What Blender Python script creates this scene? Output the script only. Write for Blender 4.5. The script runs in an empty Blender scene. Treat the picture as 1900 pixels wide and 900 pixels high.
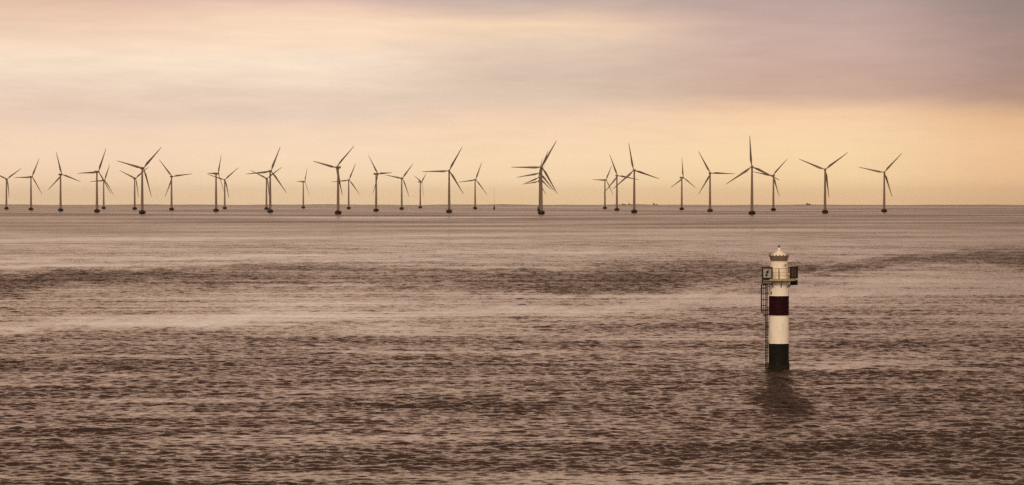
import bpy, bmesh, math, random
import numpy as np
from mathutils import Vector, Matrix

PI = math.pi
F = 5000.0            # focal length in photograph pixels (1900 wide)
CAM_H = 20.5          # eye height above the sea
Y0 = 368.6            # photograph row of the true (infinite) level line
RE = 7.4e6            # earth radius incl. refraction

scene = bpy.context.scene
COL = scene.collection

# ------------------------------------------------------------------ camera
cd = bpy.data.cameras.new('camera')
cam = bpy.data.objects.new('camera', cd)
COL.objects.link(cam)
cam.location = (0, 0, CAM_H)
cam.rotation_euler = (math.radians(90) - math.atan((450 - Y0) / F), 0, 0)
cd.sensor_width = 36.0
cd.lens = 36.0 * F / 1900.0
cd.clip_start = 1.0
cd.clip_end = 120000.0
scene.camera = cam

# ------------------------------------------------------------------ light
SUN_EL, SUN_AZ = math.radians(33), math.radians(188)     # veiled by cloud, behind the camera's left shoulder
sl = bpy.data.lights.new('sun', 'SUN')
sl.energy = 1.5
sl.angle = math.radians(14.0)
sl.color = (1.0, 0.80, 0.60)
sun = bpy.data.objects.new('sun', sl)
COL.objects.link(sun)
sd = Vector((math.sin(SUN_AZ) * math.cos(SUN_EL), math.cos(SUN_AZ) * math.cos(SUN_EL), math.sin(SUN_EL)))
sun.rotation_euler = (-sd).to_track_quat('-Z', 'Y').to_euler()

scene.view_settings.view_transform = 'Standard'
scene.view_settings.look = 'None'
scene.view_settings.exposure = 0.0
scene.view_settings.gamma = 1.0
scene.view_settings.use_curve_mapping = False
scene.cycles.max_bounces = 5
scene.cycles.use_denoising = False
scene.cycles.sample_clamp_indirect = 4.0


def lin(r, g, b):
    f = lambda c: (c / 255 / 12.92) if c / 255 <= 0.04045 else ((c / 255 + 0.055) / 1.055) ** 2.4
    return (f(r), f(g), f(b), 1.0)


class NT:
    def __init__(s, tree):
        s.t = tree
        tree.nodes.clear()

    def n(s, kind, **kw):
        nd = s.t.nodes.new(kind)
        for k, v in kw.items():
            setattr(nd, k, v)
        return nd

    def link(s, a, b):
        s.t.links.new(a, b)

    def val(s, sock, v):
        if hasattr(v, 'is_output') or isinstance(v, bpy.types.NodeSocket):
            s.t.links.new(v, sock)
        else:
            sock.default_value = v

    def math(s, op, a, b=0.0, clamp=False):
        nd = s.n('ShaderNodeMath', operation=op, use_clamp=clamp)
        s.val(nd.inputs[0], a)
        s.val(nd.inputs[1], b)
        return nd.outputs[0]

    def maprange(s, v, a, b, c=0.0, d=1.0, smooth=False):
        nd = s.n('ShaderNodeMapRange')
        if smooth:
            nd.interpolation_type = 'SMOOTHSTEP'
        s.val(nd.inputs['Value'], v)
        nd.inputs['From Min'].default_value = a
        nd.inputs['From Max'].default_value = b
        nd.inputs['To Min'].default_value = c
        nd.inputs['To Max'].default_value = d
        return nd.outputs[0]

    def mix(s, fac, a, b, blend='MIX'):
        nd = s.n('ShaderNodeMix', data_type='RGBA', blend_type=blend)
        s.val(nd.inputs[0], fac)
        s.val(nd.inputs[6], a)
        s.val(nd.inputs[7], b)
        return nd.outputs[2]

    def ramp(s, fac, stops):
        nd = s.n('ShaderNodeValToRGB')
        e = nd.color_ramp.elements
        stops = sorted(stops, key=lambda q: q[0])
        e[0].position, e[0].color = stops[0][0], stops[0][1]
        e[1].position, e[1].color = stops[-1][0], stops[-1][1]
        for p, c in stops[1:-1]:
            q = e.new(p)
            q.color = c
        s.val(nd.inputs[0], fac)
        return nd.outputs[0]

    def noise(s, vec, scale, detail=4, rough=0.55, dist=0.0):
        nd = s.n('ShaderNodeTexNoise')
        s.val(nd.inputs['Vector'], vec)
        nd.inputs['Scale'].default_value = scale
        nd.inputs['Detail'].default_value = detail
        nd.inputs['Roughness'].default_value = rough
        nd.inputs['Distortion'].default_value = dist
        return nd

    def vmul(s, vec, xyz):
        nd = s.n('ShaderNodeVectorMath', operation='MULTIPLY')
        s.val(nd.inputs[0], vec)
        nd.inputs[1].default_value = xyz
        return nd.outputs[0]


# ------------------------------------------------------------------ sky
SKY_GAIN = 1.05
world = bpy.data.worlds.new('World')
scene.world = world
world.use_nodes = True
w = NT(world.node_tree)
out = w.n('ShaderNodeOutputWorld')
nish = w.n('ShaderNodeTexSky', sky_type='NISHITA')
nish.sun_disc = False
nish.sun_elevation = SUN_EL
nish.sun_rotation = SUN_AZ
nish.dust_density = 3.0
bgn = w.n('ShaderNodeBackground')
w.link(nish.outputs[0], bgn.inputs[0])
bgn.inputs[1].default_value = 0.06
geo = w.n('ShaderNodeTexCoord')
D = geo.outputs['Generated']
sep = w.n('ShaderNodeSeparateXYZ')
w.link(D, sep.inputs[0])
az = w.math('ARCTAN2', sep.outputs[0], sep.outputs[1])
el = w.math('ARCSINE', sep.outputs[2])
U = w.math('MULTIPLY', az, F / 950.0)
V = w.math('MULTIPLY', el, F / Y0)
# cloud streaks: stretched noise in direction space
warp = w.noise(w.vmul(D, (5, 5, 28)), 1.0, 4, 0.55).outputs[0]
warp2 = w.noise(w.vmul(D, (15, 15, 100)), 1.0, 5, 0.6, 0.4).outputs[0]
warp3 = w.noise(w.vmul(D, (36, 36, 300)), 1.0, 4, 0.6, 0.3).outputs[0]
wv = w.math('ADD', w.math('MULTIPLY', w.math('SUBTRACT', warp, 0.5), 0.09),
            w.math('MULTIPLY', w.math('SUBTRACT', warp2, 0.5), 0.10))
wv = w.math('MULTIPLY', wv, w.maprange(V, 0.0, 0.45, 0.15, 1.0, True))
tilt = w.math('MULTIPLY', U, 0.012)
VV = w.math('ADD', w.math('ADD', V, wv), tilt)


def col(y, c):
    return ((Y0 - y) / Y0, lin(*c))


L1 = [col(369, (238, 205, 162)), col(340, (244, 212, 172)), col(300, (247, 216, 180)), col(255, (246, 214, 182)), col(232, (236, 208, 182)),
      col(205, (232, 203, 178)), col(170, (236, 212, 186)), col(120, (249, 225, 196)), col(90, (246, 218, 188)), col(60, (238, 206, 178)), col(25, (232, 196, 168)), col(0, (222, 186, 164))]
L2 = [col(369, (243, 211, 165)), col(330, (249, 219, 178)), col(280, (250, 220, 184)), col(240, (244, 214, 182)), col(215, (232, 207, 182)),
      col(180, (233, 209, 185)), col(150, (240, 219, 192)), col(115, (249, 226, 198)), col(80, (250, 221, 188)), col(40, (248, 216, 184)), col(15, (236, 200, 174)), col(0, (214, 184, 168))]
L3 = [col(369, (243, 208, 158)), col(330, (250, 219, 174)), col(280, (250, 219, 178)), col(240, (247, 213, 176)), col(205, (238, 206, 176)), col(180, (222, 198, 172)),
      col(150, (216, 194, 170)), col(110, (222, 198, 174)), col(70, (236, 208, 178)), col(45, (244, 210, 176)), col(25, (218, 190, 166)), col(0, (196, 174, 160))]
L4 = [col(369, (240, 200, 150)), col(330, (248, 214, 162)), col(280, (250, 217, 168)), col(235, (249, 213, 168)), col(205, (244, 205, 162)), col(190, (230, 192, 158)),
      col(172, (206, 172, 150)), col(130, (203, 170, 152)), col(80, (203, 172, 157)), col(30, (194, 166, 154)), col(0, (184, 160, 150))]
L5 = [col(369, (222, 182, 135)), col(320, (238, 194, 146)), col(260, (238, 194, 146)), col(220, (228, 184, 140)), col(198, (208, 168, 134)), col(178, (180, 146, 126)),
      col(130, (170, 141, 128)), col(70, (164, 138, 128)), col(20, (154, 132, 124)), col(0, (150, 130, 122))]
c = w.ramp(VV, L1)
for lo, hi, LL in ((-0.85, -0.45, L2), (-0.40, 0.0, L3), (0.05, 0.55, L4), (0.62, 1.02, L5)):
    c = w.mix(w.maprange(U, lo, hi, smooth=True), c, w.ramp(VV, LL))
# fine brightness streaks
st = w.math('ADD', w.math('MULTIPLY', w.math('SUBTRACT', warp2, 0.5), 0.18), w.math('MULTIPLY', w.math('SUBTRACT', warp3, 0.5), 0.20))
st = w.math('MULTIPLY', st, w.maprange(V, 0.05, 0.5, 0.2, 1.0, True))
gain = w.math('ADD', st, 1.0)
gv = w.n('ShaderNodeCombineXYZ')
for i in range(3):
    w.link(gain, gv.inputs[i])
c = w.mix(1.0, c, gv.outputs[0], 'MULTIPLY')
c = w.mix(1.0, c, (1.0, 0.995, 1.045, 1), 'MULTIPLY')
# overcast above the strip seen in the photograph
high = w.ramp(w.math('DIVIDE', el, PI / 2), [(0.0, lin(240, 200, 168)), (0.11, lin(246, 202, 169)), (0.23, lin(188, 144, 122)), (0.42, lin(98, 73, 62)), (1.0, lin(160, 138, 126))])
big = w.noise(w.vmul(D, (3, 3, 9)), 1.0, 5, 0.55, 0.3).outputs[0]
hg = w.maprange(big, 0.3, 0.7, 0.75, 1.25)
hv = w.n('ShaderNodeCombineXYZ')
for i in range(3):
    w.link(hg, hv.inputs[i])
high = w.mix(1.0, high, hv.outputs[0], 'MULTIPLY')
c = w.mix(w.maprange(V, 0.98, 1.9, smooth=True), c, high)
# the sky behind the camera: open and bright, it lights what we see of the lighthouse
back = w.ramp(w.math('DIVIDE', el, PI / 2), [(0.0, lin(248, 220, 186)), (0.3, lin(236, 208, 180)), (0.7, lin(190, 166, 148)), (1.0, lin(160, 138, 126))])
c = w.mix(w.maprange(w.math('ABSOLUTE', az), 1.2, 2.0, smooth=True), c, back)
bgc = w.n('ShaderNodeBackground')
w.link(c, bgc.inputs[0])
bgc.inputs[1].default_value = SKY_GAIN
mx = w.n('ShaderNodeMixShader')
mx.inputs[0].default_value = 0.96
w.link(bgn.outputs[0], mx.inputs[1])
w.link(bgc.outputs[0], mx.inputs[2])
w.link(mx.outputs[0], out.inputs[0])


# ------------------------------------------------------------------ materials
def mat(name, base, rough=0.6, var=0.15, scale=1.0, dirt=None, dirt_amt=0.0, metallic=0.0, stretch=(1, 1, 1), spec=0.5):
    m = bpy.data.materials.new(name)
    m.use_nodes = True
    t = NT(m.node_tree)
    o = t.n('ShaderNodeOutputMaterial')
    p = t.n('ShaderNodeBsdfPrincipled')
    t.link(p.outputs[0], o.inputs[0])
    tc = t.n('ShaderNodeTexCoord')
    v = t.vmul(tc.outputs['Object'], stretch)
    n1 = t.noise(v, scale, 5, 0.6).outputs[0]
    dark = tuple(x * (1 - var) for x in base[:3]) + (1,)
    lite = tuple(min(1, x * (1 + var)) for x in base[:3]) + (1,)
    cc = t.mix(t.maprange(n1, 0.3, 0.7), dark, lite)
    if dirt:
        n2 = t.noise(v, scale * 2.3, 6, 0.7, 0.4).outputs[0]
        f = t.maprange(n2, 0.52, 0.72, 0.0, dirt_amt, True)
        cc = t.mix(f, cc, tuple(dirt[:3]) + (1,))
    t.link(cc, p.inputs['Base Color'])
    p.inputs['Roughness'].default_value = rough
    p.inputs['Metallic'].default_value = metallic
    p.inputs['Specular IOR Level'].default_value = spec
    return m


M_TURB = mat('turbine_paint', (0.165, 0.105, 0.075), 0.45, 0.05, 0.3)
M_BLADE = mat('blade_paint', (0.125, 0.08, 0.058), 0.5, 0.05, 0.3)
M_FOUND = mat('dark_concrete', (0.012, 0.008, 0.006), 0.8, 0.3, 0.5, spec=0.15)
M_WHITE = mat('white_paint', (0.84, 0.77, 0.67), 0.55, 0.05, 0.8, (0.30, 0.22, 0.14), 0.8, stretch=(2.6, 2.6, 0.35))
M_DRUM = mat('lantern_paint', (0.86, 0.76, 0.62), 0.5, 0.04, 0.8, (0.5, 0.3, 0.16), 0.35, stretch=(3, 3, 1))
M_RED = mat('dark_red_paint', (0.018, 0.0010, 0.0026), 0.6, 0.15, 1.0, spec=0.1)
M_BLACK = mat('black_paint', (0.007, 0.006, 0.005), 0.7, 0.3, 1.5, (0.012, 0.015, 0.004), 0.8, stretch=(1, 1, 0.7), spec=0.15)
M_RUST = mat('rusty_iron', (0.16, 0.085, 0.05), 0.75, 0.4, 3.0)
M_CROWN = mat('weathered_lead', (0.20, 0.14, 0.115), 0.6, 0.25, 3.0)
M_LEDGE = mat('ochre_ledge', (0.36, 0.27, 0.16), 0.7, 0.25, 3.0, (0.13, 0.11, 0.05), 0.7)
M_IRON = mat('dark_iron', (0.016, 0.011, 0.008), 0.6, 0.3, 3.0, spec=0.15)
M_SIGNF = mat('sign_frame', (0.012, 0.005, 0.004), 0.6, 0.2, 2.0, spec=0.15)
M_SIGNW = mat('sign_face', (0.30, 0.275, 0.27), 0.5, 0.12, 4.0)
M_SIGNB = mat('sign_back', (0.045, 0.034, 0.026), 0.6, 0.45, 4.0, spec=0.15)
M_PLATE = mat('plate_face', (0.17, 0.135, 0.12), 0.5, 0.15, 4.0)
M_INK = mat('sign_ink', (0.006, 0.005, 0.006), 0.6, 0.1, 2.0, spec=0.1)
M_ROOF = mat('pale_roof', (0.80, 0.72, 0.58), 0.5, 0.06, 2.0, (0.40, 0.30, 0.15), 0.4)
M_SHIP = mat('ship_hull', (0.10, 0.07, 0.055), 0.7, 0.2, 0.2)
M_SHIPW = mat('ship_house', (0.16, 0.12, 0.10), 0.7, 0.2, 0.2)
M_COAST = mat('coast', (0.16, 0.12, 0.09), 0.9, 0.3, 0.002)


# ------------------------------------------------------------------ mesh helpers
def obj(name, bm, mats, parent=None, smooth=False, loc=None):
    me = bpy.data.meshes.new(name)
    bmesh.ops.recalc_face_normals(bm, faces=bm.faces)
    bm.to_mesh(me)
    bm.free()
    if not isinstance(mats, (list, tuple)):
        mats = [mats]
    for m in mats:
        me.materials.append(m)
    if smooth:
        me.polygons.foreach_set('use_smooth', [True] * len(me.polygons))
    me.set_sharp_from_angle(angle=math.radians(32))
    o = bpy.data.objects.new(name, me)
    COL.objects.link(o)
    if parent:
        o.parent = parent
    if loc:
        o.location = loc
    return o


def tag(o, label=None, cat=None, group=None, kind=None):
    if label: o['label'] = label
    if cat: o['category'] = cat
    if group: o['group'] = group
    if kind: o['kind'] = kind
    return o


def empty(name, loc, rz=0.0):
    o = bpy.data.objects.new(name, None)
    COL.objects.link(o)
    o.location = loc
    o.rotation_euler = (0, 0, rz)
    return o


def lathe(bm, prof, seg=32, cx=0, cy=0, mi=None, cap=True):
    """prof: list of (r, z); mi(z index)->material index"""
    rings = []
    for r, z in prof:
        rings.append([bm.verts.new((cx + r * math.cos(2 * PI * k / seg), cy + r * math.sin(2 * PI * k / seg), z)) for k in range(seg)])
    for i in range(len(rings) - 1):
        for k in range(seg):
            f = bm.faces.new((rings[i][k], rings[i][(k + 1) % seg], rings[i + 1][(k + 1) % seg], rings[i + 1][k]))
            f.smooth = True
            if mi: f.material_index = mi[i]
    if cap:
        for rr, j in ((rings[0], 0), (rings[-1], -1)):
            f = bm.faces.new(rr)
            if mi: f.material_index = mi[j]
    return rings


def box(bm, c, s, rot=None, mi=0):
    m = Matrix.Translation(Vector(c)) @ (rot.to_4x4() if rot else Matrix.Identity(4)) @ Matrix.Diagonal((s[0], s[1], s[2], 1))
    r = bmesh.ops.create_cube(bm, size=1.0, matrix=m)
    for v in r['verts']:
        for f in v.link_faces:
            f.material_index = mi


def tube(bm, a, b, r, r2=None, seg=8):
    a, b = Vector(a), Vector(b)
    d = b - a
    q = d.to_track_quat('Z', 'Y').to_matrix().to_4x4()
    m = Matrix.Translation((a + b) / 2) @ q
    bmesh.ops.create_cone(bm, cap_ends=True, segments=seg, radius1=r, radius2=r if r2 is None else r2, depth=d.length, matrix=m)


def ring(bm, r, z, t, seg=40, a0=0.0, a1=2 * PI, cx=0, cy=0):
    n = max(2, int(seg * (a1 - a0) / (2 * PI)))
    for k in range(n):
        p = a0 + (a1 - a0) * k / n
        q = a0 + (a1 - a0) * (k + 1) / n
        tube(bm, (cx + r * math.cos(p), cy + r * math.sin(p), z), (cx + r * math.cos(q), cy + r * math.sin(q), z), t, seg=6)


def prism(bm, pts, y0, y1, mi=0):
    """polygon in xz extruded from y0 to y1"""
    a = [bm.verts.new((p[0], y0, p[1])) for p in pts]
    b = [bm.verts.new((p[0], y1, p[1])) for p in pts]
    fs = [bm.faces.new(a), bm.faces.new(list(reversed(b)))]
    n = len(pts)
    for i in range(n):
        fs.append(bm.faces.new((a[i], b[i], b[(i + 1) % n], a[(i + 1) % n])))
    for f in fs: f.material_index = mi
    return fs


def sea_z(r):
    return -(r * r) / (2 * RE)


def pix(px, dist):
    """ground point in photo column px at forward distance dist"""
    x = (px - 950.0) / F * dist
    return x, dist, sea_z(math.hypot(x, dist))


# ------------------------------------------------------------------ the sea: one curved sheet, finely waved near the camera
WAVE = 1.18
rng = np.random.default_rng(7)


def sstep(x, a, b):
    t = np.clip((x - a) / (b - a), 0, 1)
    return t * t * (3 - 2 * t)


def chop_field(X, Y):
    """wind streaks and slicks on the water: 1 = normal ripple, <1 slick, >1 gust patch or imitated lighthouse shadow (world positions)."""
    Yc = np.maximum(Y, 60.0)
    D_ = np.hypot(X, Y)
    py = Y0 + F * (CAM_H / Yc + Yc / (2 * RE))
    px = 950 + F * X / Yc
    py = np.where(Y < 60, 2200, py)
    ph = rng_ph
    wob = 5 * np.sin(px / 170 + 1.0) + 3 * np.sin(px / 61 + 2.2) + 2 * np.sin(px / 27.0) + 2.2 * np.sin(px / 9.0 + py / 2.3) + 1.8 * np.sin(px / 14.0 - py / 3.1 + 1)
    lnD = np.log(Yc)
    c = np.ones_like(X)

    def band(xs, ys, hw, amt, wobk=1.0, soft=1.0):
        cy = np.interp(px, xs, ys)
        h = np.interp(px, xs, hw)
        a = np.interp(px, xs, amt)
        d = (py - cy - wob * wobk * np.minimum(1, h / 10)) / np.maximum(h, .5)
        return a * np.exp(-(np.abs(d) ** 2.2) * soft)

    # dark gust band sweeping across
    c += band([-600, 0, 90, 300, 450, 700, 950, 1150, 1300, 1450, 1600, 1750, 1900, 2600],
              [516, 522, 514, 506, 512, 514, 522, 512, 503, 500, 496, 484, 476, 470],
              [16, 17, 13, 9, 16, 15, 18, 24, 20, 11, 8, 9, 18, 24],
              [3.0, 3.0, 2.6, 1.9, 1.1, 1.0, 1.6, 2.0, 1.8, 1.9, 2.2, 2.2, 2.4, 2.4])
    c += band([-600, 300, 500, 800, 1000, 1300, 1500, 2600], [540, 534, 528, 530, 534, 520, 545, 560], [8, 9, 10, 10, 12, 12, 5, 5], [.2, .3, .4, .35, .35, .4, .0, .0])
    # long bright slick
    c += band([-600, 0, 250, 500, 700, 900, 1100, 1300, 1500, 1700, 1900, 2600],
              [606, 601, 597, 592, 588, 582, 572, 556, 545, 530, 520, 515],
              [12, 14, 16, 19, 17, 15, 13, 15, 15, 18, 14, 12],
              [-.72, -.72, -.7, -.7, -.66, -.62, -.6, -.55, -.5, -.45, -.3, -.1])
    c += band([-600, 0, 500, 900, 1300, 2600], [560, 560, 556, 552, 548, 540], [10, 10, 12, 9, 6, 4], [-.2, -.25, -.3, -.3, -.3, .0])
    # thin far slicks
    c += band([-600, 0, 700, 1400, 1900, 2600], [404.5, 404.5, 403.5, 402.5, 401, 400], [1.2] * 6, [-.5, -.55, -.55, -.3, -.2, -.2], 0.0)
    c += band([-600, 0, 700, 1400, 1900, 2600], [399.5, 399.5, 399.0, 398.5, 398, 398], [1.8] * 6, [.25, .25, .2, .1, .1, .1], 0.0)
    c += band([-600, 0, 350, 700, 1900], [495, 494, 490, 484, 480], [2.5, 3, 3.5, 2, 2], [-.6, -.6, -.5, -.2, 0], 0.6)
    c += band([-600, 300, 800, 1100, 1500, 2600], [486, 480, 470, 466, 468, 468], [2, 3, 3, 4, 3, 2], [-.2, -.4, -.4, -.45, -.2, -.0], 0.8)
    c += band([-600, 500, 1500, 1900, 2600], [446, 444, 425, 422, 420], [3, 3, 2.5, 2.5, 2], [-.2, -.25, -.3, -.3, -.2], 0.4)
    c += band([-600, 500, 1500, 1900, 2600], [386, 386, 385.5, 385, 385], [1.5] * 5, [-.1, -.1, -.35, -.35, -.3], 0.0)
    # foreground rougher water
    c += 0.30 * sstep(py, 612, 640) * np.interp(px, [0, 600, 1400, 1900], [1, .6, .35, .8])
    c += 0.25 * sstep(px, 1450, 1900) * sstep(py, 600, 820)
    c += 0.25 * sstep(py, 790, 900) * sstep(-px, -700, 100)
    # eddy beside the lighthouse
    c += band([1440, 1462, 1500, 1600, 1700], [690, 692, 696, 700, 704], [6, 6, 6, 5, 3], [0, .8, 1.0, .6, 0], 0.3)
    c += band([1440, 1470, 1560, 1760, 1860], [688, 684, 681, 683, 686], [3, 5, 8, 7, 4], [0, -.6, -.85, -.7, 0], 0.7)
    # dark shadow and reflection of the lighthouse, imitated by a patch of rough water
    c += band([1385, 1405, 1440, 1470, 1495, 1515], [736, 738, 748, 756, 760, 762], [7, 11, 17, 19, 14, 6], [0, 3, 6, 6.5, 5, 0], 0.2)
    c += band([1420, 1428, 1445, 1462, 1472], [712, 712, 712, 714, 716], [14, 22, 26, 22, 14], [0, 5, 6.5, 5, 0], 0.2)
    # random long wind streaks
    r = np.zeros_like(X)
    for i in range(26):
        kx, ky, a, p, q = rng_ph[i]
        r += a * np.sin(kx * px / 1900 * 2 * PI + p + 1.3 * np.sin(px / 1900 * 5 * q + p)) * np.sin(ky * (lnD * 6) + q * 7 + 0.8 * np.sin(px / 1900 * 4 + q))
    c += np.clip(r, -.35, .35) * (0.6 + 0.9 * sstep(-py, -470, -400))
    c = np.where(Y < 60, 1.1, c)
    return np.clip(c, 0.10, 7.0)


rng_ph = [(rng.uniform(.3, 3.0), rng.uniform(1.5, 9.0), rng.uniform(.03, .12), rng.uniform(0, 2 * PI), rng.uniform(0, 1)) for _ in range(26)]


def build_sea():
    # ring radii
    rad = [0.0, 8, 20, 40, 65, 90, 115, 135, 150, 160]
    r = 166.0
    g = 0.0008
    while r < 1300:
        rad.append(r)
        r *= 1 + g
    while r < 24500:
        rad.append(r)
        g = min(0.03, g * 1.03)
        r *= 1 + g
    rad = np.array(rad, dtype=np.float64)
    # bearings from +Y, fine ahead, coarse elsewhere
    fine = np.radians(np.arange(-13.5, 13.5001, 0.052))
    coarse = np.concatenate([np.radians(np.linspace(13.5, 30, 36)[1:]), np.radians(np.linspace(30, 330, 101)[1:]), np.radians(np.linspace(330, 346.5, 36)[1:-1])])
    ang = np.concatenate([fine, coarse])
    nr, na = len(rad), len(ang)
    A, R = np.meshgrid(ang, rad[1:])
    X = R * np.sin(A)
    Y = R * np.cos(A)
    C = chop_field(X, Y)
    dr = np.gradient(rad)[1:]
    da = np.empty(na)
    da[:] = np.abs(np.diff(np.concatenate([ang, [ang[0] + 2 * PI]])))
    DR = np.broadcast_to(dr[:, None], X.shape)
    DA = R * da[None, :]
    Z = sea_z(R)
    H = np.zeros_like(X)
    ncomp = 130
    lam = np.exp(rng.uniform(np.log(0.5), np.log(8), ncomp))
    th = rng.normal(0, math.radians(27), ncomp) + math.radians(-84)
    phs = rng.uniform(0, 2 * PI, ncomp)
    HX = np.zeros_like(X)
    # crests come in groups: patches 5 to 60 m across, longer along the crests
    G = np.zeros_like(X)
    for _ in range(34):
        l = math.exp(rng.uniform(math.log(5), math.log(60)))
        t = rng.normal(0, 0.9) + PI / 2
        G += (l / 60) ** 0.25 * np.cos(2 * PI / l * (0.38 * X * math.cos(t) + Y * math.sin(t)) + rng.uniform(0, 2 * PI)) * sstep(l / np.maximum(DR, DA), 2.5, 5)
    G = np.clip(1 + 0.085 * G, 0.45, 1.7)
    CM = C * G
    CG = np.minimum(CM, 2.3)
    for l, t, p in zip(lam, th, phs):
        k = 2 * PI / l
        slope = 0.031 if l < 1.5 else 0.031 * (1.5 / l) ** 1.35
        a = slope / k * WAVE
        wx = abs(math.cos(t)); wy = abs(math.sin(t))
        need = np.maximum(DR * wy, DA * wx)
        fade = sstep(l / np.maximum(need, 1e-6), 2.4, 4.5)
        cw = CG if l < 5 else 0.25 + 0.75 * CG
        ph = k * (X * math.cos(t) + Y * math.sin(t)) + p
        H += a * fade * cw * np.cos(ph)
        HX += -0.7 * a * fade * cw * np.sin(ph)
    Zf = Z + H
    Y = Y + HX * (np.abs(A) < 0.35)
    n = (nr - 1) * na + 1
    co = np.empty((n, 3), dtype=np.float32)
    co[0] = (0, 0, 0)
    co[1:, 0] = X.ravel()
    co[1:, 1] = Y.ravel()
    co[1:, 2] = Zf.ravel()
    i = np.arange(nr - 2)[:, None]
    j = np.arange(na)[None, :]
    j2 = (j + 1) % na
    q = np.stack(np.broadcast_arrays(1 + i * na + j, 1 + (i + 1) * na + j, 1 + (i + 1) * na + j2, 1 + i * na + j2), -1).reshape(-1, 4)
    q = q[:, ::-1]
    # centre fan as triangles
    tri = np.stack([np.zeros(na, int), 1 + np.arange(na), 1 + (np.arange(na) + 1) % na], -1)[:, ::-1]
    nq, ntri = len(q), len(tri)
    me = bpy.data.meshes.new('sea')
    me.vertices.add(n)
    me.vertices.foreach_set('co', co.ravel())
    me.loops.add(nq * 4 + ntri * 3)
    me.loops.foreach_set('vertex_index', np.concatenate([q.ravel(), tri.ravel()]).astype(np.int32))
    me.polygons.add(nq + ntri)
    ls = np.concatenate([np.arange(nq) * 4, nq * 4 + np.arange(ntri) * 3]).astype(np.int32)
    me.polygons.foreach_set('loop_start', ls)
    me.polygons.foreach_set('use_smooth', np.ones(nq + ntri, dtype=bool))
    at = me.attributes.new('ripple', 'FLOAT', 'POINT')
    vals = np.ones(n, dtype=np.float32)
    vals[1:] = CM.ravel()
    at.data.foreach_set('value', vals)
    me.update(calc_edges=True)
    me.validate()
    o = bpy.data.objects.new('sea', me)
    COL.objects.link(o)
    tag(o, kind='structure')
    # water material
    m = bpy.data.materials.new('sea_water')
    m.use_nodes = True
    t = NT(m.node_tree)
    om = t.n('ShaderNodeOutputMaterial')
    p = t.n('ShaderNodeBsdfPrincipled')
    t.link(p.outputs[0], om.inputs[0])
    p.inputs['Base Color'].default_value = (0.038, 0.022, 0.016, 1)
    p.inputs['IOR'].default_value = 1.33
    g = t.n('ShaderNodeNewGeometry')
    at = t.n('ShaderNodeAttribute', attribute_name='ripple')
    rip = at.outputs['Fac']
    P = g.outputs['Position']
    n1 = t.noise(t.vmul(P, (0.5, 1.0, 1.0)), 1.6, 4, 0.65).outputs['Color']
    n2 = t.noise(t.vmul(P, (0.55, 1.0, 1.0)), 0.16, 3, 0.6).outputs['Color']

    def centred(cs):
        a = t.n('ShaderNodeVectorMath', operation='SUBTRACT')
        t.link(cs, a.inputs[0])
        a.inputs[1].default_value = (0.5, 0.5, 0.5)
        b = t.n('ShaderNodeVectorMath', operation='MULTIPLY')
        t.link(a.outputs[0], b.inputs[0])
        b.inputs[1].default_value = (1, 1, 0)
        return b.outputs[0]

    def scale(v, s):
        a = t.n('ShaderNodeVectorMath', operation='SCALE')
        t.link(v, a.inputs[0])
        t.val(a.inputs['Scale'], s)
        return a.outputs[0]

    def add(a_, b_):
        a = t.n('ShaderNodeVectorMath', operation='ADD')
        t.link(a_, a.inputs[0])
        t.link(b_, a.inputs[1])
        return a.outputs[0]
    ln = t.n('ShaderNodeVectorMath', operation='LENGTH')
    t.link(P, ln.inputs[0])
    dist = ln.outputs['Value']
    far = t.maprange(dist, 450, 1500, 0.0, 1.0, True)
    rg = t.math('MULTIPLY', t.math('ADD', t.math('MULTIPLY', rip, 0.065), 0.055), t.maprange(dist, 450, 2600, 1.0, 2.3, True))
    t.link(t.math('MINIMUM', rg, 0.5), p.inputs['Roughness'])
    nf = t.maprange(dist, 900, 4500, SL1, SL1 * 0.5, True)
    pt1 = t.noise(t.vmul(P, (1 / 14.0, 1 / 45.0, 0)), 1.0, 4, 0.65).outputs[0]
    pt2 = t.noise(t.vmul(P, (1 / 380.0, 1 / 110.0, 0)), 1.0, 3, 0.6).outputs[0]
    pm = t.math('ADD', t.math('MULTIPLY', t.math('SUBTRACT', pt1, 0.5), 6.5), t.math('MULTIPLY', t.math('SUBTRACT', pt2, 0.5), 2.4))
    pm = t.math('MAXIMUM', t.math('ADD', t.math('MULTIPLY', pm, t.maprange(dist, 350, 900, 0.0, 1.0, True)), 1.0), 0.2)
    nf = t.math('MULTIPLY', nf, pm)
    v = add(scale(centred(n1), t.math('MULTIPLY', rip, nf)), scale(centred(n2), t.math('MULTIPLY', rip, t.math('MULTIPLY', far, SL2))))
    nn = add(g.outputs['Normal'], v)
    nz = t.n('ShaderNodeVectorMath', operation='NORMALIZE')
    t.link(nn, nz.inputs[0])
    t.link(nz.outputs[0], p.inputs['Normal'])
    me.materials.append(m)
    return o


SL1 = 1.4
SL2 = 0.3
build_sea()

# low far-off coast just over the horizon
def build_coast():
    random.seed(3)
    n = 260
    me = bpy.data.meshes.new('coast')
    vs, fs = [], []
    for k in range(n + 1):
        a = math.radians(-22 + 44 * k / n)
        hgt = 4.5 + 1.6 * math.sin(k * 0.31) + 1.1 * math.sin(k * 0.83 + 1) + random.uniform(-.5, .8)
        hgt *= 1.0 if a < math.radians(3) else 0.75
        for dr, hh in ((0, -3), (250, hgt * .7), (900, hgt), (1800, -3)):
            R = 21500 + dr
            vs.append((R * math.sin(a), R * math.cos(a), sea_z(R) + hh))
    for k in range(n):
        for j in range(3):
            b = k * 4 + j
            fs.append((b, b + 1, b + 5, b + 4))
    me.from_pydata(vs, [], fs)
    me.materials.append(M_COAST)
    o = bpy.data.objects.new('distant_coast', me)
    COL.objects.link(o)
    tag(o, kind='structure')


build_coast()


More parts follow.
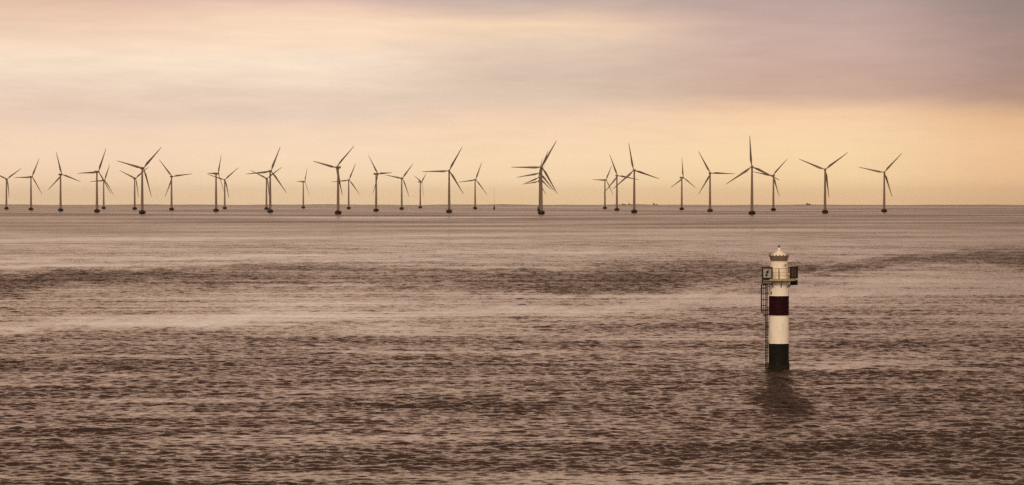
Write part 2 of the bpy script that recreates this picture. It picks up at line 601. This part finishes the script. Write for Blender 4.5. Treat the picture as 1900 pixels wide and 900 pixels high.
# ------------------------------------------------------------------ wind turbines
def make_turbine():
    root = empty('wind_turbine', (0, 0, 0))
    bm = bmesh.new()
    lathe(bm, [(3.4, -1.5), (3.6, 0.3), (4.4, 0.9), (4.75, 1.5), (4.75, 3.2), (4.45, 3.8), (3.0, 4.2), (2.35, 5.0), (2.2, 5.3)], 28)
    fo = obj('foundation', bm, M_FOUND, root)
    bm = bmesh.new()
    ring(bm, 4.5, 4.95, 0.05, 20)
    for k in range(10):
        a = k * PI / 5
        tube(bm, (4.5 * math.cos(a), 4.5 * math.sin(a), 3.75), (4.5 * math.cos(a), 4.5 * math.sin(a), 4.95), 0.05, seg=5)
    obj('railing', bm, M_IRON, fo)
    bm = bmesh.new()
    lathe(bm, [(2.05, 5.2), (1.95, 12), (1.75, 26), (1.5, 42), (1.28, 55), (1.2, 62.3)], 24)
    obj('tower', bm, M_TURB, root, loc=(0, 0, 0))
    # nacelle: rounded long box, its nose towards +Y
    bm = bmesh.new()
    secs = [(-5.2, 1.0, 1.1, 64.2), (-4.6, 1.45, 1.5, 64.1), (-1, 1.65, 1.7, 64.0), (2.0, 1.6, 1.65, 64.0), (3.0, 1.25, 1.3, 64.0)]
    rings = []
    for y, wx, wz, cz in secs:
        rg = []
        for k in range(16):
            a = 2 * PI * k / 16
            cx_, sz_ = math.cos(a), math.sin(a)
            rg.append(bm.verts.new((wx * math.copysign(abs(cx_) ** 0.55, cx_), y, cz + wz * math.copysign(abs(sz_) ** 0.55, sz_))))
        rings.append(rg)
    for i in range(len(rings) - 1):
        for k in range(16):
            bm.faces.new((rings[i][k], rings[i][(k + 1) % 16], rings[i + 1][(k + 1) % 16], rings[i + 1][k]))
    bm.faces.new(rings[0]); bm.faces.new(rings[-1])
    na = obj('nacelle', bm, M_TURB, root, smooth=False)
    bm = bmesh.new()
    tube(bm, (0.6, -4.2, 65.5), (0.6, -4.2, 67.3), 0.07, seg=5)
    obj('wind_vane', bm, M_IRON, na)
    # hub
    bm = bmesh.new()
    lathe(bm, [(1.15, -1.2), (1.35, -0.6), (1.35, 0.5), (1.0, 1.3), (0.5, 1.8), (0.1, 1.95)], 20)
    bmesh.ops.rotate(bm, verts=bm.verts, matrix=Matrix.Rotation(-PI / 2, 3, 'X'))
    obj('hub', bm, M_TURB, root, loc=(0, 4.2, 64.0))
    # one blade pointing up (+Z), rotor axis +Y, span 41 m
    bm = bmesh.new()
    st = [(0.9, 0.95, 0.95, 0, 0), (3.0, 1.05, 0.9, 0.05, 20), (5.5, 1.9, 0.65, .30, 18), (9.0, 2.65, 0.5, .50, 13), (13, 2.35, 0.40, .42, 9), (19, 1.85, 0.30, .28, 6), (26, 1.4, 0.22, .15, 3), (33, 1.0, 0.16, 0.05, 1), (38, 0.7, 0.11, 0, 0), (40.4, 0.42, 0.08, 0, 0), (41, 0.12, 0.05, 0, 0)]
    rings = []
    for z, ch, th, off, tw in st:
        rg = []
        bend = -1.1 * (z / 41) ** 2
        for k in range(12):
            a = 2 * PI * k / 12
            x = ch * 0.62 * math.cos(a) - off
            y = th * 0.9 * math.sin(a) * (1 if z < 4 else (0.65 + .35 * math.cos(a)))
            ct, s_ = math.cos(math.radians(tw + 4)), math.sin(math.radians(tw + 4))
            rg.append(bm.verts.new((x * ct - y * s_, x * s_ + y * ct + bend, z)))
        rings.append(rg)
    for i in range(len(rings) - 1):
        for k in range(12):
            bm.faces.new((rings[i][k], rings[i][(k + 1) % 12], rings[i + 1][(k + 1) % 12], rings[i + 1][k]))
    bm.faces.new(rings[0]); bm.faces.new(rings[-1])
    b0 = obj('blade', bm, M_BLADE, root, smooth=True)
    b0.location = (0, 4.2, 64.0)
    for k in range(2):
        b = b0.copy()
        COL.objects.link(b)
        b.parent = root
    return root


def copy_tree(o, parent=None):
    c_ = o.copy()
    COL.objects.link(c_)
    c_.parent = parent
    for ch in list(o.children):
        copy_tree(ch, c_)
    return c_


# (tower px, hub py, base py, yaw, rotor angle, blade length, label)
TURB = [
    (12.0, 331.3, 387.6, -12, 55.5, 41, 'leftmost wind turbine, its left blade cut off by the edge of the photo'),
    (57.6, 327.4, 389.4, -24, 28.5, 41, 'second wind turbine from the left edge, one blade pointing level to the left'),
    (112.5, 322.7, 391.0, -24, 108.0, 41, 'third wind turbine from the left edge, one blade almost upright, one angled down left'),
    (180.0, 318.1, 393.6, -30, 27.0, 42, 'fourth wind turbine from the left, nearer and taller one of an overlapping pair'),
    (192.5, 333.6, 387.0, -27, 25.5, 41, 'small far wind turbine close behind the right side of the fourth from the left'),
    (250.0, 330.5, 388.6, -24, 54.0, 41, 'small far wind turbine just left of the large one with a wide Y of blades'),
    (264.0, 311.4, 396.4, -18, 45.0, 42, 'large near wind turbine in the left third with blades in a wide Y'),
    (318.4, 327.2, 390.0, -15, 82.5, 42, 'lone wind turbine right of the large left one, one blade nearly level to the right'),
    (401.0, 321.2, 392.0, -57, 31.5, 39, 'wind turbine turned sideways with a short-looking left blade, left one of a close pair'),
    (417.0, 333.3, 387.6, -3, 48.0, 41, 'small far wind turbine right behind the one turned sideways, right one of the pair'),
    (494.5, 330.7, 388.6, -18, 55.5, 41, 'small far wind turbine half hidden behind the left side of a taller near tower'),
    (501.4, 317.3, 394.4, -15, 24.0, 42, 'tall near wind turbine standing in front of a small one, left blade level, foundations touching'),
    (562.8, 337.1, 386.8, -57, 31.5, 40, 'smallest lone wind turbine, thin tower, between two tall near ones in the left half'),
    (627.4, 310.4, 397.4, 39, 42.0, 41, 'large near wind turbine whose nacelle sticks out to the right of its tower'),
    (647.0, 334.1, 388.0, -12, 24.0, 41, 'small wind turbine just right of the large one whose nacelle sticks out right'),
    (698.0, 323.2, 393.0, -48, 87.0, 39, 'wind turbine whose nacelle sticks out left, one blade hanging down along its tower'),
    (745.4, 331.3, 389.6, -24, 40.5, 41, 'middle-sized wind turbine whose left blade tip reaches the neighbour with the hanging blade'),
    (779.8, 338.5, 387.4, -60, 54.0, 39, 'very small wind turbine seen nearly edge-on, its blades in a narrow Y'),
    (833.4, 316.9, 395.0, 0, 28.5, 42, 'tall near wind turbine left of centre, seen square from behind, left blade level'),
    (881.6, 333.8, 388.4, -21, 22.5, 42, 'small wind turbine next left of the thin bare mast'),
    (1004.5, 310.0, 398.0, -9, 30.0, 42, 'frontmost and tallest of the four wind turbines lined up behind one another at the centre'),
    (1002.5, 321.2, 393.4, 12, 19.5, 40, 'second of the four lined-up central wind turbines, hidden behind the frontmost tower'),
    (1001.5, 329.6, 390.0, 30, 9.0, 39, 'third of the four lined-up central wind turbines, left blade drooping'),
    (1001.0, 337.5, 387.8, 39, 21.0, 42, 'hindmost and lowest of the four lined-up central wind turbines, mostly hidden'),
    (1122.4, 334.6, 388.6, -42, 31.5, 39, 'small wind turbine, leftmost in the cluster of three right of centre'),
    (1144.6, 325.8, 391.0, -21, 100.5, 42, 'middle wind turbine in the cluster of three right of centre, blades crossing both neighbours'),
    (1176.8, 316.1, 395.6, 9, 108.0, 42, 'tallest wind turbine in the cluster of three right of centre, just right of tiny boats'),
    (1265.0, 330.5, 390.4, -48, 1.5, 41, 'lone wind turbine with one blade straight up, other two angled down, right of centre'),
    (1317.4, 321.8, 393.6, -18, 91.5, 42, 'wind turbine with one blade level to the right, beside the biggest turbine above the lighthouse'),
    (1395.2, 309.4, 398.6, 0, 115.5, 42, 'biggest wind turbine, above the lighthouse, one blade upright over the tower'),
    (1435.0, 326.2, 391.6, 12, 40.5, 41, 'wind turbine right above the lighthouse lantern, behind the big turbine blade tip'),
    (1530.8, 315.2, 396.4, -9, 52.5, 42, 'second wind turbine from the right, two blades spread wide above its hub'),
    (1640.6, 320.6, 394.4, -6, 42.0, 42, 'rightmost wind turbine, standing alone near the right edge'),
]
proto = make_turbine()
for i, (px, hy, by, yaw, ra, LL, lab) in enumerate(TURB):
    o = proto if i == 0 else copy_tree(proto)
    D_ = 64.0 * F / (by - hy)
    # waterline shows the near side of the foundation; the centre is a little farther
    o.location = pix(px, D_)
    o.rotation_euler = (0, 0, math.radians(yaw))
    bl = [c_ for c_ in o.children if c_.name.startswith('blade')]
    for k, b in enumerate(bl):
        m_ = Matrix.Rotation(math.radians(6), 4, 'X') @ Matrix.Rotation(math.radians(ra) + k * 2 * PI / 3, 4, 'Y')
        b.rotation_euler = m_.to_euler()
        b.location = (0, 4.2, 64.0)
        b.scale = (1, 1, LL / 41.0)
    tag(o, lab, 'wind turbine', 'wind turbines in the offshore wind farm')

# thin mast right of the 20th turbine
mx_, my_, mz_ = pix(917, 5500)
mast = empty('sea_mast', (mx_, my_, mz_))
bm = bmesh.new()
lathe(bm, [(1.6, -1), (1.9, .5), (1.9, 4.2), (1.2, 5.4), (1.0, 8.2)], 16)
obj('base', bm, M_FOUND, mast)
bm = bmesh.new()
for k in range(3):
    a = 2 * PI * k / 3
    tube(bm, (.45 * math.cos(a), .45 * math.sin(a), 8.1), (.16 * math.cos(a), .16 * math.sin(a), 47), 0.09, 0.05, seg=5)
for q in range(26):
    z = 8.5 + q * 1.48
    k0 = q % 3
    rr = .45 - (.29) * (z - 8.1) / 39
    a, b = 2 * PI * k0 / 3, 2 * PI * ((k0 + 1) % 3) / 3
    tube(bm, (rr * math.cos(a), rr * math.sin(a), z), (rr * math.cos(b), rr * math.sin(b), z + 1.4), 0.05, seg=4)
obj('lattice_pole', bm, M_TURB, mast)
tag(mast, 'thin bare mast on a small dark base in the sea, left of the central turbines', 'mast')


# ------------------------------------------------------------------ boats on the horizon
def make_boat(loc, rz, length, lab, kind):
    root = empty('fishing_boat' if kind != 'sail' else 'sailing_boat', loc, rz)
    L = length
    bm = bmesh.new()
    secs = [(-.5, .75, 0, .16), (-.3, 1, 0, .14), (0, 1, 0, .13), (.3, .8, 0, .16), (.5, .05, 0, .22)]
    prev = None
    for x, wf, z0, z1 in secs:
        wd = L * 0.13 * wf
        v = [bm.verts.new((x * L, -wd * .6, -.6)), bm.verts.new((x * L, wd * .6, -.6)), bm.verts.new((x * L, wd, z1 * L)), bm.verts.new((x * L, -wd, z1 * L))]
        if prev:
            for k in range(4):
                bm.faces.new((prev[k], prev[(k + 1) % 4], v[(k + 1) % 4], v[k]))
        else:
            bm.faces.new(v)
        prev = v
    bm.faces.new(prev)
    obj('hull', bm, M_SHIP, root)
    bm = bmesh.new()
    if kind == 'sail':
        tube(bm, (0.02 * L, 0, .1 * L), (0.02 * L, 0, 1.15 * L), .12, .06)
        obj('mast', bm, M_SHIPW, root)
        bm = bmesh.new()
        prism(bm, [(.0, .2 * L), (.0, 1.1 * L), (-.38 * L, .22 * L)], -.03, .03)
        obj('sail', bm, M_ROOF, root)
        return tag(root, lab, 'boat')
    hx = -.28 if kind in ('a', 'b') else -.2
    prism(bm, [(x * L, z * L) for x, z in ((hx - .14, .12), (hx + .14, .12), (hx + .14, .34), (hx + .10, .35), (hx + .09, .44), (hx - .06, .44), (hx - .07, .35), (hx - .14, .34))], -.09 * L, .09 * L)
    obj('wheelhouse', bm, M_SHIPW, root)
    bm = bmesh.new()
    tube(bm, (hx * L, 0, .4 * L), (hx * L, 0, .58 * L), .22, .12)
    obj('mast', bm, M_IRON, root)
    bm = bmesh.new()
    tube(bm, (.2 * L, 0, .1 * L), (.2 * L, 0, .36 * L), .25, .15)
    tube(bm, (.2 * L, 0, .32 * L), (.38 * L, 0, .2 * L), .15)
    obj('derrick', bm, M_IRON, root)
    if kind in ('a', 'c'):
        bm = bmesh.new()
        box(bm, (.15 * L, 0, .20 * L), (.34 * L, .18 * L, .14 * L))
        obj('deck_cargo', bm, M_SHIP, root)
    return tag(root, lab, 'boat', 'boats on the horizon')


for px, D_, Ln, rz, kind, lab in (
        (1157.5, 13000, 21, 0.2, 'a', 'dark compact boat on the horizon, just right of the middle turbine of the cluster'),
        (1169.5, 13500, 22, 0.3, 'b', 'pale brown boat on the horizon, close left of the tallest cluster turbine'),
        (1216.0, 13500, 27, 0.1, 'b', 'small boat alone on the horizon between the turbine cluster and the lone turbine'),
        (1499.5, 13000, 27, 0.1, 'c', 'dark boat on the horizon, close left of the second turbine from the right')):
    make_boat(pix(px, D_), rz, Ln, lab, kind)
make_boat(pix(1480, 14500), 0.0, 12, 'faint pale sailing boat on the horizon, left of the dark boat', 'sail')

# ------------------------------------------------------------------ lighthouse
LX, LY, LZ = pix(1445.5, 321.0)
lh = empty('lighthouse', (LX, LY, 0.0), -math.atan2(LX, LY))
tag(lh, 'slim lighthouse in the sea banded black, white and dark red, with round platform', 'lighthouse')
TR = 1.19
bm = bmesh.new()
prof = [(TR, -2.5), (TR, 0.0), (TR, 1.6), (TR, 3.28), (TR, 3.285), (TR, 5.0), (TR, 6.56), (TR, 6.565), (TR, 8.95), (TR, 8.955), (TR, 10.0), (TR, 10.72)]
mi = [1, 1, 1, 0, 0, 0, 2, 2, 0, 0, 0, 0]
mi = [1, 1, 1, 1, 0, 0, 0, 2, 2, 0, 0, 0]
lathe(bm, prof, 48, mi=mi)
obj('tower', bm, [M_WHITE, M_BLACK, M_RED], lh)
# growth of weed on the wet foot, with a ragged upper edge
bm = bmesh.new()
random.seed(11)
lo, up, tp = [], [], []
for k in range(72):
    a = 2 * PI * k / 72
    h_ = 0.75 + .22 * math.sin(3 * a) + .15 * math.sin(7 * a + 1) + random.uniform(-.12, .2)
    r_ = TR + .05 + random.uniform(0, .05)
    lo.append(bm.verts.new((r_ * math.cos(a), r_ * math.sin(a), -1.5)))
    up.append(bm.verts.new((r_ * math.cos(a), r_ * math.sin(a), h_ * .8)))
    tp.append(bm.verts.new(((TR - .01) * math.cos(a), (TR - .01) * math.sin(a), h_)))
for k in range(72):
    j = (k + 1) % 72
    bm.faces.new((lo[k], lo[j], up[j], up[k]))
    bm.faces.new((up[k], up[j], tp[j], tp[k]))
obj('weed_growth', bm, mat('weed', (0.012, 0.010, 0.004), 0.8, 0.6, 5.0, (0.028, 0.024, 0.010), 0.6, spec=0.15), lh)
for z in (3.28, 6.56, 8.95):
    bm = bmesh.new()
    lathe(bm, [(TR + .002, z - .03), (TR + .03, z - .02), (TR + .03, z + .02), (TR + .002, z + .03)], 48, cap=False)
    obj('band_joint', bm, M_WHITE, lh)
# platform
PR = 2.05
bm = bmesh.new()
lathe(bm, [(TR + .01, 10.60), (PR - .1, 10.70), (PR, 10.74), (PR, 10.95), (PR - .04, 10.98), (0.5, 10.98)], 48)
pf = obj('platform', bm, [M_LEDGE], lh)
for k in range(8):
    bm = bmesh.new()
    a = k * PI / 4 + .2
    ca, sa = math.cos(a), math.sin(a)
    tube(bm, (TR * ca, TR * sa, 9.95), ((PR - .2) * ca, (PR - .2) * sa, 10.68), .045, seg=6)
    obj('bracket', bm, M_IRON, pf)
bm = bmesh.new()
RR = PR - .07
for z in (11.38, 11.78, 12.2):
    ring(bm, RR, z, .016 if z < 12 else .022, 40)
for k in range(14):
    a = 2 * PI * k / 14 - PI / 2
    tube(bm, (RR * math.cos(a), RR * math.sin(a), 10.97), (RR * math.cos(a), RR * math.sin(a), 12.2), .02, seg=6)
tube(bm, (0.0, -RR - .02, 10.97), (0.0, -RR - .02, 12.25), .06)
obj('railing', bm, M_RUST, lh)
# lantern room
LR = 1.03
bm = bmesh.new()
lathe(bm, [(LR, 10.98), (LR, 12.98), (LR + .03, 13.0), (LR + .03, 13.05)], 40)
lr = obj('lantern_room', bm, M_DRUM, lh)
bm = bmesh.new()
box(bm, (.80, -.86, 12.62), (.16, .22, .2))
obj('lamp_fitting', bm, M_RUST, lr)
bm = bmesh.new()      # door in the drum, facing the railing opening
a = math.radians(-62)
R3 = Matrix.Rotation(a + PI / 2, 3, 'Z')
box(bm, (-.50, -LR * .86 - .02, 11.75), (.46, .05, 1.35), Matrix.Rotation(-.5, 3, 'Z'))
obj('door', bm, M_DRUM, lr)
# crown
bm = bmesh.new()
lathe(bm, [(LR + .0, 13.05), (.99, 13.07), (.99, 13.15), (1.02, 13.2), (1.13, 13.66), (1.15, 13.7), (1.08, 13.72), (.9, 13.66)], 40)
cr = obj('parapet', bm, M_CROWN, lh)
for k in range(16):
    a = 2 * PI * k / 16 + .1
    ca, sa = math.cos(a), math.sin(a)
    bm = bmesh.new()
    box(bm, (1.12 * ca, 1.12 * sa, 13.76), (.07, .12, .14), Matrix.Rotation(a, 3, 'Z'))
    obj('stud', bm, M_RUST, cr)
for a in (-178, -2, -30, -150, 90):
    ca, sa = math.cos(math.radians(a)), math.sin(math.radians(a))
    bm = bmesh.new()
    tube(bm, (1.08 * ca, 1.08 * sa, 13.5), (1.36 * ca, 1.36 * sa, 13.95), .022, seg=5)
    obj('spike', bm, M_RUST, cr)
for k in range(6):
    a = 2 * PI * k / 6 - PI / 2
    ca, sa = math.cos(a), math.sin(a)
    bm = bmesh.new()
    tube(bm, (1.0 * ca, 1.0 * sa, 13.08), (1.14 * ca, 1.14 * sa, 13.66), .035, seg=5)
    obj('rib', bm, M_RUST, cr)
bm = bmesh.new()
lathe(bm, [(1.03, 13.66), (1.0, 13.74), (.72, 13.93), (.42, 14.13), (.16, 14.34), (.15, 14.40)], 36)
rf = obj('roof', bm, M_ROOF, lh)
bm = bmesh.new()
lathe(bm, [(.17, 14.38), (.15, 14.58), (.10, 14.62), (.07, 14.66), (.13, 14.72), (.15, 14.8), (.11, 14.9), (.03, 14.95), (.02, 15.1)], 16, mi=[0, 0, 0, 1, 1, 1, 1, 1, 1])
obj('finial', bm, [M_WHITE, M_RUST], rf)

# ladder with cage on the left (-X) side
bm = bmesh.new()
lx0 = -TR - .30
for dy, ex in ((-.22, -.07), (.22, .10)):
    tube(bm, (lx0 + ex, dy, 0.05), (lx0 + ex, dy, 11.0), .06, seg=6)
    for z in (.9, 3.3, 5.2, 6.7, 9.2):
        tube(bm, (lx0, dy, z), (-TR + .02, dy, z), .045, seg=5)
z = .3
while z < 10.9:
    tube(bm, (lx0 - .07, -.22, z), (lx0 + .10, .22, z), .045, seg=5)
    z += .3
ld = obj('ladder', bm, M_IRON, lh)
bm = bmesh.new()
CRx = .62
def cage_pt(a, z, s=1.0):
    # hoop bulging to -X from the ladder plane
    return Vector((lx0 - CRx * s * math.sin(a), -.34 * math.cos(a) * (1 if s == 1 else max(s, .4)), z))
for z in (7.1, 7.75, 8.45, 9.15, 9.85, 10.2):
    for k in range(8):
        tube(bm, cage_pt(PI * k / 8, z), cage_pt(PI * (k + 1) / 8, z), .045, seg=5)
for k in range(1, 6):
    a = PI * k / 6
    tube(bm, cage_pt(a, 7.1), cage_pt(a, 10.3), .04, seg=5)
    tube(bm, cage_pt(a, 7.1), cage_pt(a, 6.35, .15), .03, seg=5)
obj('cage', bm, M_IRON, ld)
bm = bmesh.new()
box(bm, (-.93, -.80, 9.30), (.14, .14, .34))
tube(bm, (-.86, -.74, 9.3), (-.78, -.62, 9.3), .04, seg=6)
obj('wall_lamp', bm, M_IRON, lh)


# ------------------------------------------------------------------ cable warning signs on the gallery
def warning_sign(loc, rz, lab, dark=False, wd=1.28, ht=1.42):
    root = empty('warning_sign', loc, rz)
    face = M_SIGNB if dark else M_SIGNW
    t_ = .16
    bm = bmesh.new()
    box(bm, (-wd / 2 + t_ / 2, 0, ht / 2), (t_, .14, ht))
    box(bm, (wd / 2 - t_ / 2, 0, ht / 2), (t_, .14, ht))
    box(bm, (0, 0, ht - t_ / 2), (wd - 2 * t_, .138, t_))
    box(bm, (0, 0, t_ / 2), (wd - 2 * t_, .138, t_))
    obj('frame', bm, M_SIGNF, root)
    bm = bmesh.new()
    box(bm, (0, .01, ht / 2), (wd - 2 * t_ + .01, .05, ht - 2 * t_ + .01))
    obj('panel', bm, face, root)
    if not dark:
        bm = bmesh.new()
        s = .92
        P = [(.20, .48), (-.20, .16), (-.27, .02), (.02, .02), (-.14, -.22), (-.24, -.22), (-.16, -.52), (.06, -.30), (-.03, -.27), (.30, .18), (.06, .18), (.24, .36)]
        P = [(.20, .50), (-.28, .06), (-.02, .06), (-.10, -.16), (-.26, -.10), (-.18, -.50), (.10, -.26), (-.02, -.22), (.28, .22), (.02, .22), (.26, .42)]
        prism(bm, [(x * s, z * s + ht / 2) for x, z in P], -.030, -.017)
        obj('symbol', bm, M_INK, root)
    bm = bmesh.new()
    box(bm, (0, 0, -.48 if dark else -.33), (wd - .04, .10, .62))
    pl = obj('lower_plate', bm, M_INK if dark else M_SIGNF, root)
    if not dark:
        bm = bmesh.new()
        box(bm, (.02, -.053, -.31), (wd - .30, .012, .40))
        obj('plate_face', bm, M_PLATE, pl)
        # the row of worn letters, no longer legible
        random.seed(5)
        for k in range(7):
            bm = bmesh.new()
            box(bm, (-.36 + k * .125, -.061, -.31), (.085, .006, random.uniform(.11, .15)))
            obj('worn_letter', bm, M_INK, pl)
    for sx in (-.4, .4):
        for sz in (.15, ht * .5):
            bm = bmesh.new()
            tube(bm, (sx, .06, sz), (sx, .36, sz), .03, seg=6)
            obj('bracket', bm, M_IRON, root)
    return tag(root, lab, 'sign', 'warning signs on the lighthouse gallery')


S = 15.58


def lpt(px, z, dy=0.0):
    """local lighthouse coordinate -> world"""
    th = -math.atan2(LX, LY)
    x = (px - 1445.5) / S
    return (LX + x * math.cos(th) - dy * math.sin(th), LY + x * math.sin(th) + dy * math.cos(th), z)


warning_sign(lpt(1424, 10.96, -1.62), -math.atan2(LX, LY) + math.radians(-8), 'framed sign with a black lightning flash on grey, left side of the lighthouse gallery')
warning_sign(lpt(1473.2, 10.97, .55), -math.atan2(LX, LY) + math.radians(48), 'dark weathered sign turned away, on the right side of the lighthouse gallery', dark=True)


# ------------------------------------------------------------------ sea haze
bm = bmesh.new()
HB = 27000.0
box(bm, (0, 0, (112.0 - 44.0) / 2), (2 * HB, 2 * HB, 112.0 + 44.0))
hm = bpy.data.materials.new('haze_air')
hm.use_nodes = True
t = NT(hm.node_tree)
om = t.n('ShaderNodeOutputMaterial')
pv = t.n('ShaderNodeVolumePrincipled')
pv.inputs['Color'].default_value = (1.0, 0.92, 0.86, 1)
pv.inputs['Anisotropy'].default_value = 0.75
pv.inputs['Density'].default_value = 0.000012
t.link(pv.outputs[0], om.inputs['Volume'])
hz = obj('haze', bm, hm)
tag(hz, kind='stuff')
